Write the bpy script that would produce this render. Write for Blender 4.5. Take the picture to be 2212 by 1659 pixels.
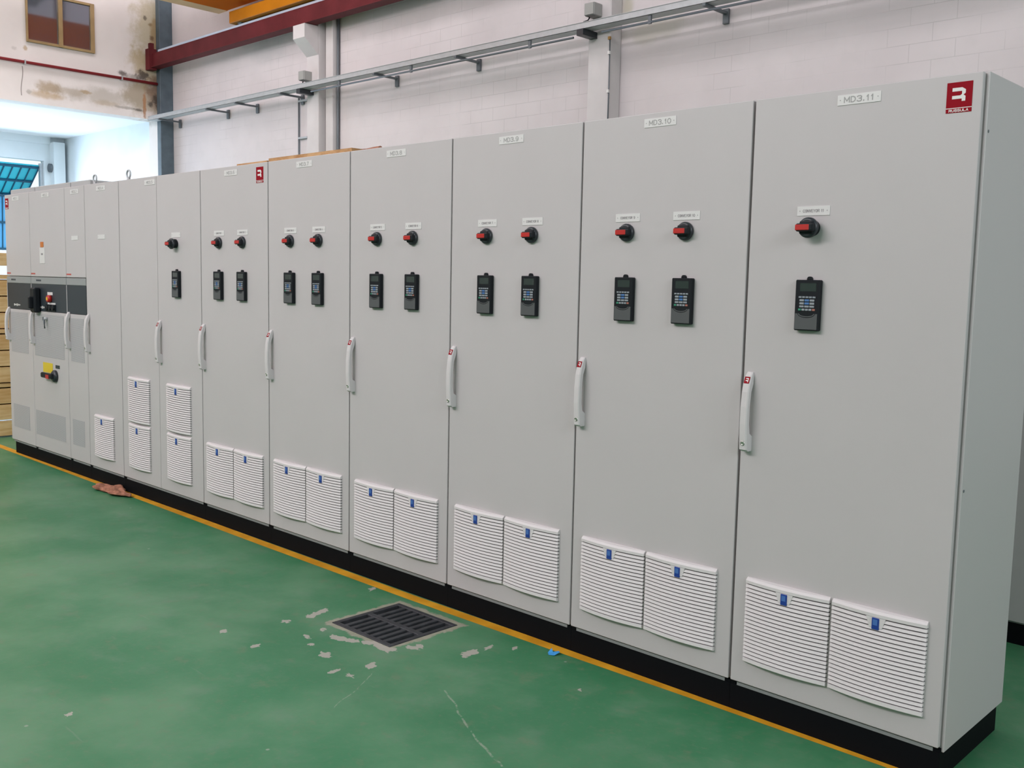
import bpy, bmesh, math, random
from mathutils import Vector, Matrix
random.seed(7)
D = bpy.data
scene = bpy.context.scene
C = scene.collection
for o in list(D.objects): D.objects.remove(o, do_unlink=True)

# ------------------------------------------------------------------ camera
F_PX, WPX = 2121.56, 2212.0
CAM = Vector((1.1108, -3.2335, 1.6226))
YAW, PITCH, ROLL = -0.76383, -0.10334, 0.020479
cy, sy, cp, sp, cr, sr = math.cos(YAW), math.sin(YAW), math.cos(PITCH), math.sin(PITCH), math.cos(ROLL), math.sin(ROLL)
fwd = Vector((sy*cp, cy*cp, sp)); rgt = Vector((cy, -sy, 0)); upv = rgt.cross(fwd)
r2 = rgt*cr + upv*sr; u2 = upv*cr - rgt*sr
cam_d = D.cameras.new('camera'); cam = D.objects.new('camera', cam_d); C.objects.link(cam)
cam_d.sensor_width = 36.0; cam_d.lens = 36.0*F_PX/WPX; cam_d.clip_end = 200; cam_d.clip_start = 0.05
m3 = Matrix((r2, u2, -fwd)).transposed()
cam.matrix_world = Matrix.Translation(CAM) @ m3.to_4x4()
scene.camera = cam

# ------------------------------------------------------------------ world, view, lights
w = D.worlds.new('daylight'); scene.world = w; w.use_nodes = True
bg = w.node_tree.nodes['Background']
bg.inputs['Color'].default_value = (0.86, 0.94, 1.0, 1); bg.inputs['Strength'].default_value = 1.1
vs = scene.view_settings
vs.view_transform = 'Standard'; vs.look = 'None'; vs.gamma = 1.0; vs.exposure = 0.0
try: vs.use_curve_mapping = False
except Exception: pass
scene.cycles.use_denoising = True
scene.cycles.max_bounces = 8; scene.cycles.diffuse_bounces = 5; scene.cycles.glossy_bounces = 3
scene.cycles.caustics_reflective = False; scene.cycles.caustics_refractive = False

def area(name, loc, rot, sx, sy_, power, col):
    l = D.lights.new(name, 'AREA'); l.shape = 'RECTANGLE'; l.size = sx; l.size_y = sy_; l.energy = power; l.color = col
    o = D.objects.new(name, l); C.objects.link(o); o.location = loc; o.rotation_euler = rot
    return o
WARM = (1.0, 0.928, 0.952)
P_ROOF, P_AISLE, P_KEY, P_LEFT, P_RIGHT, P_ANNEX, P_GATE = 60, 250, 685, 820, 520, 110, 370
# daylight through the translucent roof strips of the hall
for i, x in enumerate((-12.5, -8.5, -4.5)):
    area('overhead_light', (x, -4.2, 7.9), (0, 0, 0), 1.6, 6.0, P_ROOF, WARM)
area('roof_light_aisle', (-6.0, 2.6, 7.9), (math.radians(30), 0, 0), 17.0, 1.4, P_AISLE, WARM)
area('overhead_light', (-16.3, 2.2, 7.9), (0, math.radians(32), 0), 0.8, 8.0, 78, WARM)  # added light beyond the crane girder, there to brighten the left wall
# added unseen lights: upper front key, left wall fill and near end fill
area('front_key_light', (-4.3, -8.4, 6.9), (math.radians(60), 0, 0), 8.5, 1.5, P_KEY, (1.0, 0.94, 0.97))  # unseen key added from upper left, placed to match the knob shadows
area('left_wall_fill', (-9.5, -3.4, 7.4), (0, math.radians(72), 0), 1.6, 8.0, P_LEFT, WARM)  # added fill, tilted at the left wall to brighten it
area('near_end_fill', (8.7, -3.0, 5.2), (0, math.radians(80), 0), 2.6, 8.0, P_RIGHT, (0.88, 0.96, 1.0))  # added fill from the near end for side panel and left wall
# annex: roof light and the open gate
area('annex_roof_light', (-20.6, 1.5, 4.70), (0, 0, 0), 3.0, 7.5, P_ANNEX, (0.84, 0.90, 1.0))
area('gate_light', (-22.6, 3.4, 2.2), (math.radians(90), 0, math.radians(-90)), 5.0, 3.6, P_GATE, (0.66, 0.82, 1.0))

# ------------------------------------------------------------------ materials
def new_mat(name):
    m = D.materials.new(name); m.use_nodes = True
    nt = m.node_tree; b = nt.nodes['Principled BSDF']
    return m, nt, b
def mat(name, col, rough=0.5, metal=0.0, spec=0.5, var=0.0, vscale=8.0, bump=0.0, bscale=200.0):
    m, nt, b = new_mat(name)
    b.inputs['Base Color'].default_value = (*col, 1); b.inputs['Roughness'].default_value = rough
    b.inputs['Metallic'].default_value = metal; b.inputs['Specular IOR Level'].default_value = spec
    tc = nt.nodes.new('ShaderNodeTexCoord')
    if var > 0:
        n = nt.nodes.new('ShaderNodeTexNoise'); n.inputs['Scale'].default_value = vscale; n.inputs['Detail'].default_value = 5
        nt.links.new(tc.outputs['Object'], n.inputs['Vector'])
        r = nt.nodes.new('ShaderNodeValToRGB')
        r.color_ramp.elements[0].position = 0.3; r.color_ramp.elements[1].position = 0.7
        r.color_ramp.elements[0].color = (*[c*(1-var) for c in col], 1); r.color_ramp.elements[1].color = (*[min(1, c*(1+var)) for c in col], 1)
        nt.links.new(n.outputs['Fac'], r.inputs['Fac']); nt.links.new(r.outputs['Color'], b.inputs['Base Color'])
    if bump > 0:
        n2 = nt.nodes.new('ShaderNodeTexNoise'); n2.inputs['Scale'].default_value = bscale; n2.inputs['Detail'].default_value = 3
        nt.links.new(tc.outputs['Object'], n2.inputs['Vector'])
        bp = nt.nodes.new('ShaderNodeBump'); bp.inputs['Strength'].default_value = bump; bp.inputs['Distance'].default_value = 0.002
        nt.links.new(n2.outputs['Fac'], bp.inputs['Height']); nt.links.new(bp.outputs['Normal'], b.inputs['Normal'])
    return m
class NT:                                                   # small node helper
    def __init__(s, nt): s.nt = nt
    def n(s, t, **k):
        x = s.nt.nodes.new(t)
        for a, v in k.items(): setattr(x, a, v)
        return x
    def l(s, a, b): s.nt.links.new(a, b)
    def setin(s, sock, v):
        if hasattr(v, 'is_output'): s.l(v, sock)
        else: sock.default_value = v
    def math(s, op, a, b=0.0, c=0.0, clamp=False):
        x = s.n('ShaderNodeMath', operation=op, use_clamp=clamp)
        for i, v in enumerate((a, b, c)): s.setin(x.inputs[i], v)
        return x.outputs[0]
    def vmath(s, op, a, b=(0, 0, 0)):
        x = s.n('ShaderNodeVectorMath', operation=op)
        s.setin(x.inputs[0], a); s.setin(x.inputs[1], b)
        return x.outputs['Value'] if op in ('DOT_PRODUCT', 'LENGTH', 'DISTANCE') else x.outputs[0]
    def noise(s, vec, scale, detail=4.0, rough=0.5):
        x = s.n('ShaderNodeTexNoise'); s.l(vec, x.inputs['Vector'])
        x.inputs['Scale'].default_value = scale; x.inputs['Detail'].default_value = detail; x.inputs['Roughness'].default_value = rough
        return x.outputs['Fac']
    def ramp(s, f, p0, p1):
        x = s.n('ShaderNodeMapRange', interpolation_type='SMOOTHSTEP')
        s.l(f, x.inputs['Value']); x.inputs['From Min'].default_value = p0; x.inputs['From Max'].default_value = p1
        return x.outputs['Result']
    def mix(s, f, a, b):
        x = s.n('ShaderNodeMix', data_type='RGBA')
        s.setin(x.inputs[0], f)
        for sock, v in ((x.inputs[6], a), (x.inputs[7], b)):
            if hasattr(v, 'is_output'): s.l(v, sock)
            else: sock.default_value = (*v, 1)
        return x.outputs[2]

CAB = (0.508, 0.474, 0.480)
M = {}
M['cab'] = mat('light_grey_enamel', CAB, 0.42, 0, 0.35)
M['door'] = mat('light_grey_door_enamel', CAB, 0.42, 0, 0.35, var=0.012, vscale=3, bump=0.03, bscale=500)
M['rail'] = mat('grey_frame_rail', (0.24, 0.245, 0.25), 0.45)
M['plinth'] = mat('black_plinth_paint', (0.003, 0.0035, 0.005), 0.7, 0, 0.10)
M['grille'] = mat('pale_grey_plastic', (0.66, 0.620, 0.625), 0.5, 0, 0.3)
M['slot'] = mat('grey_filter_mat', (0.105, 0.110, 0.115), 0.9, 0, 0.1)
M['blue'] = mat('blue_plastic', (0.012, 0.045, 0.26), 0.4)
M['lightblue'] = mat('light_blue_print', (0.06, 0.15, 0.42), 0.4)
M['handle'] = mat('light_grey_handle_plastic', (0.60, 0.565, 0.57), 0.6, 0, 0.2)
M['steel'] = mat('steel', (0.55, 0.54, 0.5), 0.3, 1.0)
M['zinc'] = mat('galvanised_steel', (0.44, 0.455, 0.47), 0.42, 0.25, var=0.06, vscale=14)
M['zincd'] = mat('dark_galvanised_steel', (0.13, 0.145, 0.16), 0.5, 0.25)
M['black'] = mat('black_plastic', (0.006, 0.008, 0.011), 0.5, 0, 0.22)
M['dark'] = mat('charcoal_plastic', (0.018, 0.022, 0.028), 0.38, 0, 0.5)
M['cover'] = mat('dark_grey_cover', (0.075, 0.078, 0.082), 0.45)
M['screen'] = mat('unlit_display_glass', (0.022, 0.036, 0.032), 0.2, 0, 0.6)
M['key'] = mat('grey_key', (0.26, 0.28, 0.31), 0.5)
M['keyblue'] = mat('blue_key', (0.06, 0.16, 0.38), 0.5)
M['keygreen'] = mat('green_key', (0.03, 0.23, 0.14), 0.5)
M['keyred'] = mat('red_key', (0.35, 0.13, 0.10), 0.5)
M['red'] = mat('red_plastic', (0.46, 0.012, 0.008), 0.4)
M['redsign'] = mat('red_sign_print', (0.27, 0.003, 0.012), 0.6, 0, 0.1)
M['white'] = mat('white_print', (0.72, 0.70, 0.69), 0.5)
M['plate'] = mat('white_engraved_plate', (0.66, 0.64, 0.635), 0.45)
M['engrave'] = mat('grey_engraving', (0.33, 0.32, 0.32), 0.6)
M['engraved'] = mat('dark_engraving', (0.27, 0.25, 0.26), 0.6)
M['strip'] = mat('grey_name_strip', (0.28, 0.29, 0.295), 0.45)
M['panel'] = mat('slate_instrument_panel', (0.022, 0.030, 0.040), 0.5)
M['yellow'] = mat('yellow_plate', (0.68, 0.50, 0.02), 0.45)
M['orange'] = mat('orange_tag', (0.55, 0.16, 0.02), 0.5)
M['redtext'] = mat('red_letters', (0.50, 0.08, 0.06), 0.5)
M['linepaint'] = None
M['beamred'] = mat('oxide_red_paint', (0.118, 0.019, 0.023), 0.6, 0, 0.15, var=0.18, vscale=3)
M['rail2'] = mat('blue_lit_rail_steel', (0.52, 0.62, 0.76), 0.35, 0.3)  # bluish light falling on the rail is put into this colour
M['craneorange'] = mat('crane_orange_paint', (0.44, 0.155, 0.006), 0.55, 0, 0.15, var=0.10, vscale=3)
M['cranedeep'] = mat('crane_deep_orange_paint', (0.62, 0.13, 0.0), 0.7, 0, 0.08, var=0.06, vscale=2)
M['cranepale'] = mat('crane_flange_bounce_lit', (0.80, 0.52, 0.30), 0.5, 0, 0.3)  # pale tone stands for bounce light under the orange flange
M['bluesteel'] = mat('blue_grey_column_paint', (0.085, 0.115, 0.14), 0.5, 0, 0.4, var=0.15, vscale=6)
M['pipered'] = mat('red_pipe_paint', (0.26, 0.016, 0.02), 0.45)
M['boxgrey'] = mat('grey_box_plastic', (0.32, 0.32, 0.305), 0.55)
M['wframe'] = mat('bronze_window_frame', (0.36, 0.25, 0.12), 0.45, 0.2, var=0.12, vscale=5)
M['pilaster'] = mat('white_concrete_paint', (0.60, 0.565, 0.565), 0.75, 0, 0.2, var=0.05, vscale=3, bump=0.2, bscale=60)
M['annex'] = mat('white_annex_paint', (0.74, 0.78, 0.80), 0.8, 0, 0.2, var=0.03, vscale=2)
M['annexceil'] = mat('white_annex_ceiling_paint', (0.80, 0.82, 0.83), 0.8, 0, 0.2)
M['roof'] = mat('grey_roof_sheet', (0.50, 0.51, 0.53), 0.6, 0, 0.3, var=0.06, vscale=2)
M['otherwall'] = mat('grey_hall_wall', (0.50, 0.48, 0.46), 0.8, 0, 0.2, var=0.05, vscale=2)
M['teal'] = mat('teal_gate_sheet', (0.05, 0.60, 0.74), 0.4, 0, 0.5, var=0.12, vscale=1.2)
M['tealblue'] = mat('blue_gate_sheet', (0.12, 0.48, 0.85), 0.45, 0, 0.5, var=0.10, vscale=1.2)
M['tealdark'] = mat('dark_teal_gate_rib', (0.01, 0.09, 0.16), 0.5)
M['iron'] = mat('cast_iron', (0.040, 0.042, 0.048), 0.55, 0.2, 0.4, var=0.35, vscale=18, bump=0.3, bscale=150)
M['pit'] = mat('drain_pit', (0.006, 0.006, 0.007), 0.9, 0, 0.1)
M['rag'] = mat('reddish_brown_cloth', (0.33, 0.15, 0.10), 0.9, 0, 0.1, var=0.45, vscale=30)
M['tape'] = mat('blue_tape', (0.06, 0.33, 0.72), 0.35)
M['concrete'] = mat('outdoor_concrete', (0.55, 0.55, 0.54), 0.9)
M['roofdark'] = mat('grey_lid', (0.40, 0.40, 0.40), 0.5)
M['brass'] = mat('tarnished_brass', (0.45, 0.27, 0.09), 0.4, 0.5)

def wood_mat(name, c1, c2, scale=1.0):
    m, nt, b = new_mat(name); N = NT(nt)
    tc = N.n('ShaderNodeTexCoord'); mp = N.n('ShaderNodeMapping'); N.l(tc.outputs['Object'], mp.inputs['Vector'])
    mp.inputs['Scale'].default_value = (6*scale, 1.2*scale, 14*scale)
    f = N.noise(mp.outputs['Vector'], 2.2, 6, 0.6); f2 = N.noise(tc.outputs['Object'], 3.5, 2)
    f = N.math('ADD', N.math('MULTIPLY', f, 0.6), N.math('MULTIPLY', f2, 0.4))
    N.l(N.mix(N.ramp(f, 0.35, 0.65), c1, c2), b.inputs['Base Color']); b.inputs['Roughness'].default_value = 0.7
    b.inputs['Specular IOR Level'].default_value = 0.2
    return m
M['pine'] = wood_mat('pine_boards', (0.70, 0.41, 0.17), (0.92, 0.66, 0.36))
M['board'] = wood_mat('brown_board', (0.34, 0.17, 0.07), (0.55, 0.34, 0.17))

# perforated sheet: fine dots
def perf_mat():
    m, nt, b = new_mat('perforated_grey_sheet'); N = NT(nt)
    tc = N.n('ShaderNodeTexCoord'); v = N.n('ShaderNodeTexVoronoi'); v.inputs['Scale'].default_value = 130; v.inputs['Randomness'].default_value = 0
    N.l(tc.outputs['Object'], v.inputs['Vector'])
    N.l(N.mix(N.ramp(v.outputs['Distance'], 0.34, 0.42), (0.225, 0.225, 0.250), (0.475, 0.455, 0.465)), b.inputs['Base Color'])
    b.inputs['Roughness'].default_value = 0.5
    return m
M['perf'] = perf_mat()

# block wall, painted white
def block_wall():
    m, nt, b = new_mat('white_painted_blockwork'); N = NT(nt)
    tc = N.n('ShaderNodeTexCoord'); P = tc.outputs['Object']
    sx = N.n('ShaderNodeSeparateXYZ'); N.l(P, sx.inputs[0])
    cb = N.n('ShaderNodeCombineXYZ'); N.l(N.math('ADD', sx.outputs['X'], 0.10), cb.inputs['X']); N.l(N.math('ADD', sx.outputs['Z'], 0.004), cb.inputs['Y'])
    br = N.n('ShaderNodeTexBrick', offset=0.5); N.l(cb.outputs[0], br.inputs['Vector'])
    br.inputs['Scale'].default_value = 1.0; br.inputs['Brick Width'].default_value = 0.44; br.inputs['Row Height'].default_value = 0.174
    br.inputs['Mortar Size'].default_value = 0.0035; br.inputs['Mortar Smooth'].default_value = 0.3
    joint = br.outputs['Fac']
    vis = N.ramp(N.noise(P, 0.9, 4), 0.42, 0.60)
    joint = N.math('MULTIPLY', joint, N.math('MULTIPLY_ADD', vis, 0.38, 0.03))
    n1 = N.noise(P, 0.7, 5); n2 = N.noise(P, 5.0, 5)
    base = N.mix(N.ramp(n1, 0.3, 0.7), (0.615, 0.562, 0.572), (0.690, 0.636, 0.645))
    base = N.mix(N.math('MULTIPLY', N.ramp(n2, 0.52, 0.72), 0.10), base, (0.50, 0.48, 0.47))
    # damp stain to the right of the second pilaster and grey patches below the runway beam
    def spot(c, ra, rz, s):
        d = N.vmath('SUBTRACT', P, (c[0], 0, c[1])); d = N.vmath('MULTIPLY', d, (1/ra, 0, 1/rz))
        ln = N.math('ADD', N.vmath('LENGTH', d), N.math('MULTIPLY_ADD', N.noise(P, 4.0, 5), 0.9, -0.45))
        return N.math('MULTIPLY', N.math('SUBTRACT', 1.0, N.ramp(ln, 0.25, 1.0)), s)
    base = N.mix(spot((-6.05, 4.62), 0.75, 0.20, 0.55), base, (0.42, 0.40, 0.33))
    base = N.mix(spot((-6.42, 4.95), 0.12, 0.30, 0.6), base, (0.45, 0.42, 0.30))
    base = N.mix(spot((-14.3, 5.55), 0.8, 0.28, 0.35), base, (0.40, 0.40, 0.41))
    base = N.mix(spot((-10.6, 5.6), 1.6, 0.45, 0.35), base, (0.46, 0.43, 0.42))
    base = N.mix(joint, base, (0.34, 0.32, 0.32))
    N.l(base, b.inputs['Base Color']); b.inputs['Roughness'].default_value = 0.75; b.inputs['Specular IOR Level'].default_value = 0.2
    bp = N.n('ShaderNodeBump'); bp.inputs['Strength'].default_value = 0.25; bp.inputs['Distance'].default_value = 0.003
    N.l(N.math('SUBTRACT', N.math('MULTIPLY', N.noise(P, 30, 4), 0.25), br.outputs['Fac']), bp.inputs['Height']); N.l(bp.outputs['Normal'], b.inputs['Normal'])
    return m
M['block'] = block_wall()

# left wall: plaster with damp stains (object coordinates are world metres)
def stained_wall():
    m, nt, b = new_mat('stained_white_plaster'); N = NT(nt)
    tc = N.n('ShaderNodeTexCoord'); P = tc.outputs['Object']
    base = N.mix(N.ramp(N.noise(P, 1.3, 5), 0.3, 0.7), (0.715, 0.67, 0.655), (0.78, 0.735, 0.72))
    nz = N.math('MULTIPLY_ADD', N.noise(P, 3.2, 6, 0.65), 1.6, -0.8); nf = N.math('MULTIPLY_ADD', N.noise(P, 9.0, 5, 0.7), 1.8, -0.9)
    def spot(y, z, ry, rz, s, col, fine=False):
        nonlocal base
        d = N.vmath('MULTIPLY', N.vmath('SUBTRACT', P, (0, y, z)), (0, 1/ry, 1/rz))
        ln = N.math('ADD', N.vmath('LENGTH', d), nf if fine else nz)
        base = N.mix(N.math('MULTIPLY', N.math('SUBTRACT', 1.0, N.ramp(ln, 0.35, 1.0)), s), base, col)
    TAN, OCH, GRY, DRK = (0.36, 0.26, 0.15), (0.42, 0.27, 0.10), (0.33, 0.31, 0.28), (0.07, 0.055, 0.045)
    spot(4.18, 5.00, 0.28, 0.18, 0.75, TAN); spot(4.12, 4.86, 0.40, 0.09, 0.55, OCH); spot(4.55, 4.99, 0.5, 0.10, 0.45, TAN)
    spot(4.83, 5.02, 0.13, 0.05, 0.8, OCH, True); spot(5.2, 4.87, 0.35, 0.07, 0.4, OCH); spot(4.9, 5.0, 0.9, 0.2, 0.3, GRY)
    spot(3.76, 5.63, 0.05, 0.07, 0.6, OCH, True); spot(3.57, 5.6, 0.05, 0.04, 0.3, GRY, True); spot(3.80, 4.88, 0.07, 0.06, 0.5, GRY, True)
    spot(6.05, 5.10, 0.62, 0.50, 0.8, (0.36, 0.29, 0.20)); spot(6.15, 6.45, 0.55, 0.80, 0.8, (0.46, 0.40, 0.26)); spot(6.10, 5.7, 0.5, 0.5, 0.75, (0.42, 0.33, 0.18)); spot(6.2, 5.25, 0.22, 0.40, 0.8, (0.20, 0.12, 0.08)); spot(5.2, 4.95, 0.9, 0.22, 0.4, (0.40, 0.35, 0.28)); spot(6.22, 6.3, 0.14, 0.5, 0.7, (0.34, 0.22, 0.09))
    spot(5.55, 5.48, 0.12, 0.07, 0.8, DRK, True); spot(5.75, 5.44, 0.16, 0.08, 0.75, GRY, True); spot(5.95, 5.50, 0.18, 0.14, 0.9, DRK, True)
    spot(6.20, 5.10, 0.10, 0.12, 0.85, DRK, True); spot(6.10, 4.98, 0.08, 0.08, 0.8, DRK, True); spot(6.28, 4.98, 0.12, 0.16, 0.85, DRK, True)
    spot(5.98, 4.95, 0.05, 0.35, 0.85, (0.40, 0.20, 0.10), True); spot(6.15, 6.25, 0.06, 0.07, 0.8, (0.15, 0.09, 0.05), True); spot(6.02, 6.62, 0.05, 0.06, 0.7, DRK, True)
    spot(6.12, 6.50, 0.07, 0.05, 0.7, (0.22, 0.14, 0.06), True); spot(5.62, 4.84, 0.35, 0.035, 0.7, GRY, True); spot(5.85, 4.83, 0.12, 0.04, 0.7, DRK, True)
    # hairline crack below the pipe
    d = N.vmath('SUBTRACT', P, (0, 3.685, 5.05)); s = N.n('ShaderNodeSeparateXYZ'); N.l(d, s.inputs[0])
    wob = N.math('MULTIPLY', N.math('SINE', N.math('MULTIPLY', s.outputs['Z'], 9.0)), 0.018)
    a = N.math('ABSOLUTE', N.math('SUBTRACT', s.outputs['Y'], wob)); inz = N.math('LESS_THAN', N.math('ABSOLUTE', s.outputs['Z']), 0.26)
    base = N.mix(N.math('MULTIPLY', N.math('SUBTRACT', 1.0, N.ramp(a, 0.004, 0.012)), N.math('MULTIPLY', inz, 0.75)), base, (0.16, 0.14, 0.12))
    N.l(base, b.inputs['Base Color']); b.inputs['Roughness'].default_value = 0.8; b.inputs['Specular IOR Level'].default_value = 0.2
    bp = N.n('ShaderNodeBump'); bp.inputs['Strength'].default_value = 0.3; bp.inputs['Distance'].default_value = 0.004
    N.l(N.noise(P, 14, 5), bp.inputs['Height']); N.l(bp.outputs['Normal'], b.inputs['Normal'])
    return m
M['stained'] = stained_wall()

CHIPS = [(-1.885, -0.338, 15.559, 19.693, 35.853, -6.154), (-2.302, -0.807, 23.453, 30.851, 18.673, -27.566), (-2.407, -0.642, 11.763, 14.056, 14.995, -36.95), (-2.341, -0.614, 32.549, 43.02, 42.73, -39.863), (-2.286, -0.581, 18.644, 23.974, 32.304, -30.15), (-2.197, -0.576, 16.87, 14.946, -2.031, -55.142), (-2.144, -0.559, 44.618, 54.62, 44.684, -41.798), (-2.769, -0.509, 10.212, 18.871, 48.003, 7.954), (-2.752, -0.569, 25.952, 37.597, 37.275, -34.483), (-2.772, -0.696, 28.429, 43.392, 38.434, -35.619), (-2.566, -0.63, 39.031, 55.15, 40.083, -37.248), (-2.536, -0.738, 43.016, 48.166, 5.932, -61.839), (-2.443, -0.782, 46.871, 67.902, 43.586, -40.703), (-2.046, -0.865, 42.61, 49.413, 23.796, -54.101), (-2.126, -0.887, 17.661, 32.005, 79.561, -0.493), (-1.876, -0.232, 30.507, 40.433, 80.28, 0.822), (-1.792, -0.15, 43.337, 50.612, 72.756, -10.696), (-2.105, -0.477, 23.989, 24.743, 18.781, -46.731), (-2.595, -0.969, 22.035, 44.574, 65.413, -2.498), (-2.852, -0.974, 27.32, 54.572, 40.757, -9.493), (-2.887, -0.089, 27.691, 41.988, 52.557, 0.38), (-1.3, -0.285, 82.631, 69.191, 54.027, -51.083), (-2.459, -1.835, 20.349, 68.739, 80.786, -5.611), (-2.069, -0.74, 24.821, 42.763, 41.12, 1.895), (-2.098, -0.445, 39.712, 46.075, 26.318, -24.591)]
SCRATCH = [(-1.67, -0.68, -1.28, -0.885, 0.005), (-1.29, -0.88, -1.08, -0.965, 0.006), (-2.0, -0.78, -1.84, -1.10, 0.003)]
GX, GY, GHX, GHY = -2.395, -0.343, 0.217, 0.207                    # drain grate
def floor_mat():
    m, nt, b = new_mat('green_floor_coating'); N = NT(nt)
    tc = N.n('ShaderNodeTexCoord'); P = tc.outputs['Object']
    base = N.mix(N.ramp(N.noise(P, 1.1, 5, 0.6), 0.38, 0.66), (0.036, 0.182, 0.080), (0.098, 0.240, 0.128))
    base = N.mix(N.math('MULTIPLY', N.ramp(N.noise(P, 4.5, 6, 0.65), 0.50, 0.72), 0.35), base, (0.145, 0.225, 0.16))
    # long scuffs
    mp = N.n('ShaderNodeMapping'); N.l(P, mp.inputs['Vector']); mp.inputs['Rotation'].default_value = (0, 0, 0.5); mp.inputs['Scale'].default_value = (1.0, 14.0, 1.0)
    base = N.mix(N.math('MULTIPLY', N.ramp(N.noise(mp.outputs['Vector'], 2.2, 5, 0.6), 0.66, 0.74), 0.28), base, (0.22, 0.28, 0.22))
    fm = N.noise(P, 38, 4, 0.7)
    base = N.mix(N.math('MULTIPLY', N.ramp(fm, 0.50, 0.75), 0.30), base, (0.17, 0.20, 0.13))
    base = N.mix(N.math('MULTIPLY', N.ramp(N.noise(P, 7.5, 6, 0.7), 0.54, 0.70), 0.42), base, (0.15, 0.19, 0.115))
    # scratches in the coating
    for (xa, ya, xb, yb, wd_) in SCRATCH:
        d_ = Vector((xb-xa, yb-ya, 0)); ln_ = d_.length; d_.normalize()
        r_ = N.vmath('SUBTRACT', P, ((xa+xb)/2, (ya+yb)/2, 0))
        al = N.math('LESS_THAN', N.math('ABSOLUTE', N.vmath('DOT_PRODUCT', r_, tuple(d_))), ln_/2)
        ac = N.math('ADD', N.vmath('DOT_PRODUCT', r_, (-d_.y, d_.x, 0)), N.math('MULTIPLY_ADD', N.noise(P, 6, 3), 0.05, -0.025))
        k = N.math('MULTIPLY', al, N.math('SUBTRACT', 1.0, N.ramp(N.math('ABSOLUTE', ac), wd_*0.4, wd_)))
        base = N.mix(N.math('MULTIPLY', k, N.math('MULTIPLY', N.ramp(fm, 0.40, 0.55), 0.55)), base, (0.34, 0.37, 0.30))
    # fine pale specks
    v = N.n('ShaderNodeTexVoronoi'); v.inputs['Scale'].default_value = 5.5; N.l(P, v.inputs['Vector'])
    keep = N.math('GREATER_THAN', N.noise(v.outputs['Position'], 40.0, 1), 0.54)
    speck = N.math('MULTIPLY', N.math('SUBTRACT', 1.0, N.ramp(N.math('ADD', v.outputs['Distance'], N.math('MULTIPLY_ADD', N.noise(P, 60, 2), 0.05, -0.025)), 0.03, 0.05)), keep)
    base = N.mix(N.math('MULTIPLY', speck, 0.55), base, (0.38, 0.38, 0.34))
    CON = N.mix(N.noise(P, 22, 5), (0.22, 0.195, 0.135), (0.44, 0.40, 0.34))
    # bare concrete round the drain
    d = N.vmath('ABSOLUTE', N.vmath('SUBTRACT', P, (GX, GY, 0))); s = N.n('ShaderNodeSeparateXYZ'); N.l(d, s.inputs[0])
    box = N.math('MAXIMUM', N.math('SUBTRACT', s.outputs['X'], GHX), N.math('SUBTRACT', s.outputs['Y'], GHY))
    box = N.math('ADD', box, N.math('MULTIPLY_ADD', N.noise(P, 16, 5, 0.7), 0.09, -0.045))
    base = N.mix(N.math('MULTIPLY', N.math('SUBTRACT', 1.0, N.ramp(box, 0.022, 0.036)), 0.85), base, CON)
    wob = N.vmath('MULTIPLY', N.vmath('SUBTRACT', N.n('ShaderNodeTexNoise').outputs['Color'], (0.5, 0.5, 0.5)), (0, 0, 0))
    wn = N.n('ShaderNodeTexNoise'); wn.inputs['Scale'].default_value = 45; wn.inputs['Detail'].default_value = 4; N.l(P, wn.inputs['Vector'])
    wq = N.vmath('MULTIPLY', N.vmath('SUBTRACT', wn.outputs['Color'], (0.5, 0.5, 0.5)), (0.05, 0.05, 0.0))
    Q = N.vmath('ADD', P, wq); total = None
    for (x, y, a, bb, c, dd) in CHIPS:
        r = N.vmath('SUBTRACT', Q, (x, y, 0)); p1 = N.vmath('DOT_PRODUCT', r, (a, bb, 0)); p2 = N.vmath('DOT_PRODUCT', r, (c, dd, 0))
        k = N.math('LESS_THAN', N.math('MAXIMUM', N.math('ABSOLUTE', p1), N.math('ABSOLUTE', p2)), 0.95)
        total = k if total is None else N.math('MAXIMUM', total, k)
    base = N.mix(N.math('MULTIPLY', total, 0.9), base, (0.40, 0.37, 0.33))
    N.l(base, b.inputs['Base Color'])
    rg = N.n('ShaderNodeMapRange'); N.l(N.noise(P, 2.5, 4), rg.inputs['Value']); rg.inputs['To Min'].default_value = 0.30; rg.inputs['To Max'].default_value = 0.52
    N.l(rg.outputs[0], b.inputs['Roughness']); b.inputs['Specular IOR Level'].default_value = 0.35
    bp = N.n('ShaderNodeBump'); bp.inputs['Strength'].default_value = 0.25; bp.inputs['Distance'].default_value = 0.003
    N.l(N.noise(P, 18, 5), bp.inputs['Height']); N.l(bp.outputs['Normal'], b.inputs['Normal'])
    return m
M['floor'] = floor_mat()
def line_mat():
    m, nt, b = new_mat('worn_yellow_line_paint'); N = NT(nt)
    tc = N.n('ShaderNodeTexCoord'); P = tc.outputs['Object']
    base = N.mix(N.ramp(N.noise(P, 7, 5), 0.3, 0.7), (0.54, 0.24, 0.010), (0.70, 0.34, 0.02))
    base = N.mix(N.math('MULTIPLY', N.ramp(N.noise(P, 24, 5, 0.7), 0.64, 0.74), 0.7), base, (0.25, 0.20, 0.13))
    N.l(base, b.inputs['Base Color']); b.inputs['Roughness'].default_value = 0.5
    return m
M['linepaint'] = line_mat()
def pane_mat():
    m, nt, b = new_mat('dark_window_glass')
    b.inputs['Base Color'].default_value = (0.26, 0.285, 0.34, 1); b.inputs['Roughness'].default_value = 0.06
    b.inputs['Metallic'].default_value = 0.85; b.inputs['Specular IOR Level'].default_value = 0.9
    return m
M['pane'] = pane_mat()

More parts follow.
